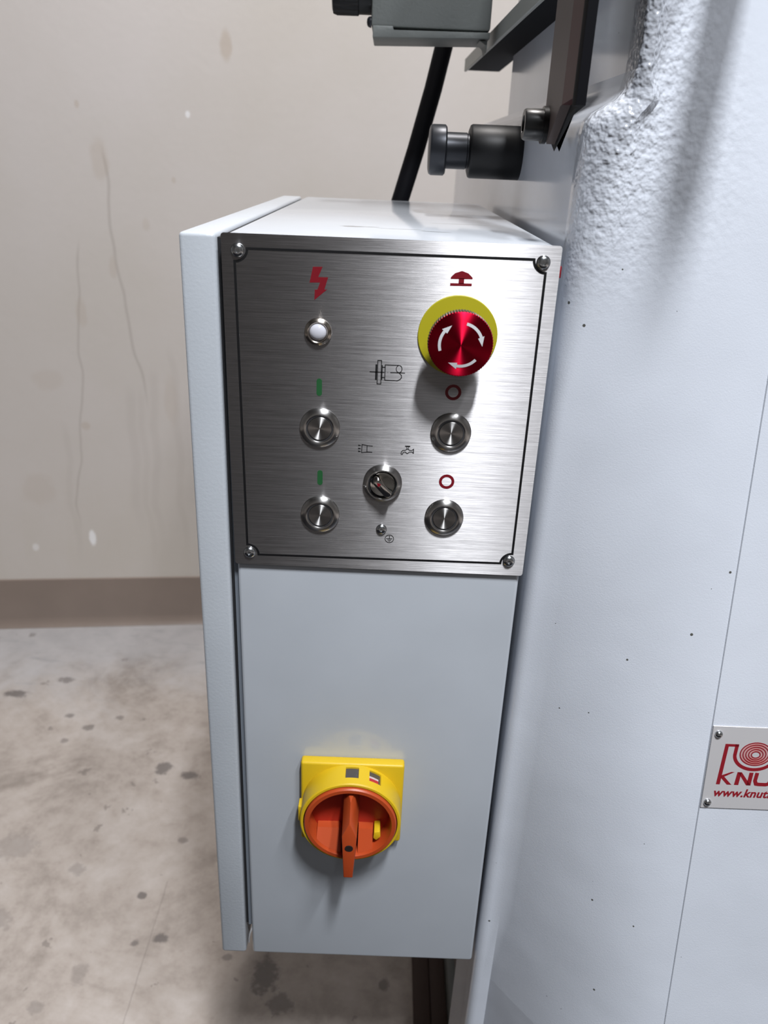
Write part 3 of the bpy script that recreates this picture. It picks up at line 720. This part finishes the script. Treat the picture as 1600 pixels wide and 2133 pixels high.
# handle: ridge above, flat pointed face below
b = bmesh.new()
hv = lambda x, y, z: b.verts.new((sx+x, y, sz+z))
rt = hv(0, -.0400, .0300); 
rl, rr_ = hv(-.0062, -.0165, .0330), hv(.0062, -.0165, .0330)
apex = hv(0, -.0520, .0185)
wl, wr = hv(-.0062, -.0530, .0050), hv(.0062, -.0530, .0050)
tl, tr = hv(-.0038, -.0560, -.0375), hv(.0038, -.0560, -.0375)
bwl, bwr = hv(-.0068, -.0165, .0050), hv(.0068, -.0165, .0050)
btl, btr = hv(-.0045, -.0330, -.0375), hv(.0045, -.0330, -.0375)
cbl, cbr = hv(-.0066, -.0165, -.0300), hv(.0066, -.0165, -.0300)
F = b.faces.new
F((apex, wl, tl, tr, wr))
F((rt, rl, bwl, wl, apex)); F((rt, apex, wr, bwr, rr_)); F((rt, rr_, rl))
F((wl, bwl, cbl, btl, tl)); F((wr, tr, btr, cbr, bwr)); F((tl, btl, btr, tr)); F((btl, cbl, cbr, btr)); F((rl, rr_, bwr, cbr, cbl, bwl))
bmesh.ops.bevel(b, geom=b.edges[:], offset=.0006, segments=2, affect='EDGES', profile=.5)
link('handle', b, 'orange', sw, ang=50)
hole = lathe((sx, -.05385, sz-.0065), (0, -1, -.07), [(0, .0), (.0034, 0.0), (.0034, .0006), (0, .0006)], 28)
link('padlock_hole', hole, 'hole', sw, label='dark round hole in the handle')

# ------------------------------------------------------------------ nameplate
LEAN = math.atan(0.165)
np_ = empty('nameplate', (.41, -.05, -.41), 'metal nameplate with red logo and lettering at the right edge', 'nameplate')
MW = Matrix.Translation((.3732, ysm(-.3402)-.0012, -.3402)) @ Matrix.Rotation(-LEAN, 4, 'X')
def onplate(bm):   # local (x right, y proud (-), z up), metres from the plate's top left corner
    bmesh.ops.transform(bm, matrix=MW, verts=bm.verts); return bm
NT = -.0010
b = box(0, .150, NT, -.0001, -.0720, 0, .0003, 1); link('plate', onplate(b), 'nameplate', np_)
for i, (x, z) in enumerate(((.0048, -.0068), (.0046, -.0668))):
    b = lathe((x, NT, z), (0, -1, 0), [(0, 0), (.0032, 0), (.0030, .0010), (.0022, .0020), (.0010, .0025), (0, .0026)], 28)
    link('rivet', onplate(b), 'screw', np_)
def P3(b, pts): prism([(x*MM, z*MM) for x, z in pts], NT, NT-.00012, b)
b = bmesh.new()
def st(p, w_, bb, closed=False): stroke(p, w_, NT, NT-.00012, bb, closed)
# the logo: tall slanted bar, top bar, then a bowl sweeping under the rings
sl = .0
P3(b, [(11.4, -15.0), (22.0, -15.0), (22.0, -17.1), (14.2, -17.1), (12.0, -50.5), (9.0, -50.5)])
P3(b, [(19.2, -15.0), (22.0, -15.0), (21.4, -24.2), (18.6, -24.2)])
bowl = [(20.0, -24.0)]+arc(36.0, -24.0, 16.0, 180, 360, 28, 12.5)+[(52.0, -15.0)]
st(bowl, 2.7, b)
# KNUTH lettering
P3(b, [(12.0, -42.6), (19.6, -39.2), (22.0, -39.2), (14.6, -43.6), (21.2, -50.5), (17.6, -50.5), (12.0, -44.6)])
def N_(x):
    P3(b, [(x+1.2, -39.2), (x+4.4, -39.2), (x+3.4, -50.5), (x, -50.5)]); P3(b, [(x+1.6, -39.2), (x+4.6, -39.2), (x+13.2, -50.5), (x+9.6, -50.5)]); P3(b, [(x+10.6, -39.2), (x+13.8, -39.2), (x+13.0, -50.5), (x+9.8, -50.5)])
N_(23.2)
st([(39.9, -39.2), (39.2, -46.2), (40.3, -49.0), (42.5, -49.3), (48.0, -49.3), (50.2, -48.6), (51.0, -46.2), (51.6, -39.2)], 3.0, b)
P3(b, [(55.0, -39.2), (68.0, -39.2), (67.8, -41.8), (54.8, -41.8)]); P3(b, [(59.8, -41.8), (63.0, -41.8), (62.4, -50.5), (59.2, -50.5)])
for dx in (0, 9.6): P3(b, [(70.8+dx, -39.2), (73.8+dx, -39.2), (73.2+dx, -50.5), (70.2+dx, -50.5)])
P3(b, [(72.0, -43.6), (82.0, -43.6), (82.0, -46.0), (72.0, -46.0)])
link('logo_print', onplate(b), 'logo_red', np_, label='red company logo and lettering')
b = bmesh.new()
for i, r_ in enumerate((3.4, 5.6, 7.8, 10.0, 12.2)):
    st(arc(36.2, -23.6+i*.15, r_, 0, 350, 35, r_*.80), .95, b, closed=True)
link('logo_rings', onplate(b), 'logo_red', np_)
b = bmesh.new()
for i, r_ in enumerate((4.5, 6.7, 8.9, 11.1)):
    stroke(arc(36.2, -23.6+i*.15, r_, 0, 350, 35, r_*.80), .55, NT, NT-.00008, b, closed=True)
link('logo_rings_fill', onplate(b), 'logo_pink', np_)
cu = bpy.data.curves.new('web_address', 'FONT'); cu.body = 'www.knuth'; cu.size = .0098; cu.shear = .22; cu.offset = .00028; cu.extrude = .00006; cu.space_character = 1.04
to = bpy.data.objects.new('tmp_text', cu); COL.objects.link(to)
dg = bpy.context.evaluated_depsgraph_get(); me = bpy.data.meshes.new_from_object(to.evaluated_get(dg))
b = bmesh.new(); b.from_mesh(me); bpy.data.objects.remove(to)
bmesh.ops.transform(b, matrix=Matrix.Translation((.0078, NT-.00006, -.0610)) @ Matrix.Rotation(PI/2, 4, 'X'), verts=b.verts)
link('web_address', onplate(b), 'logo_red', np_, label='red web address in bold italics')
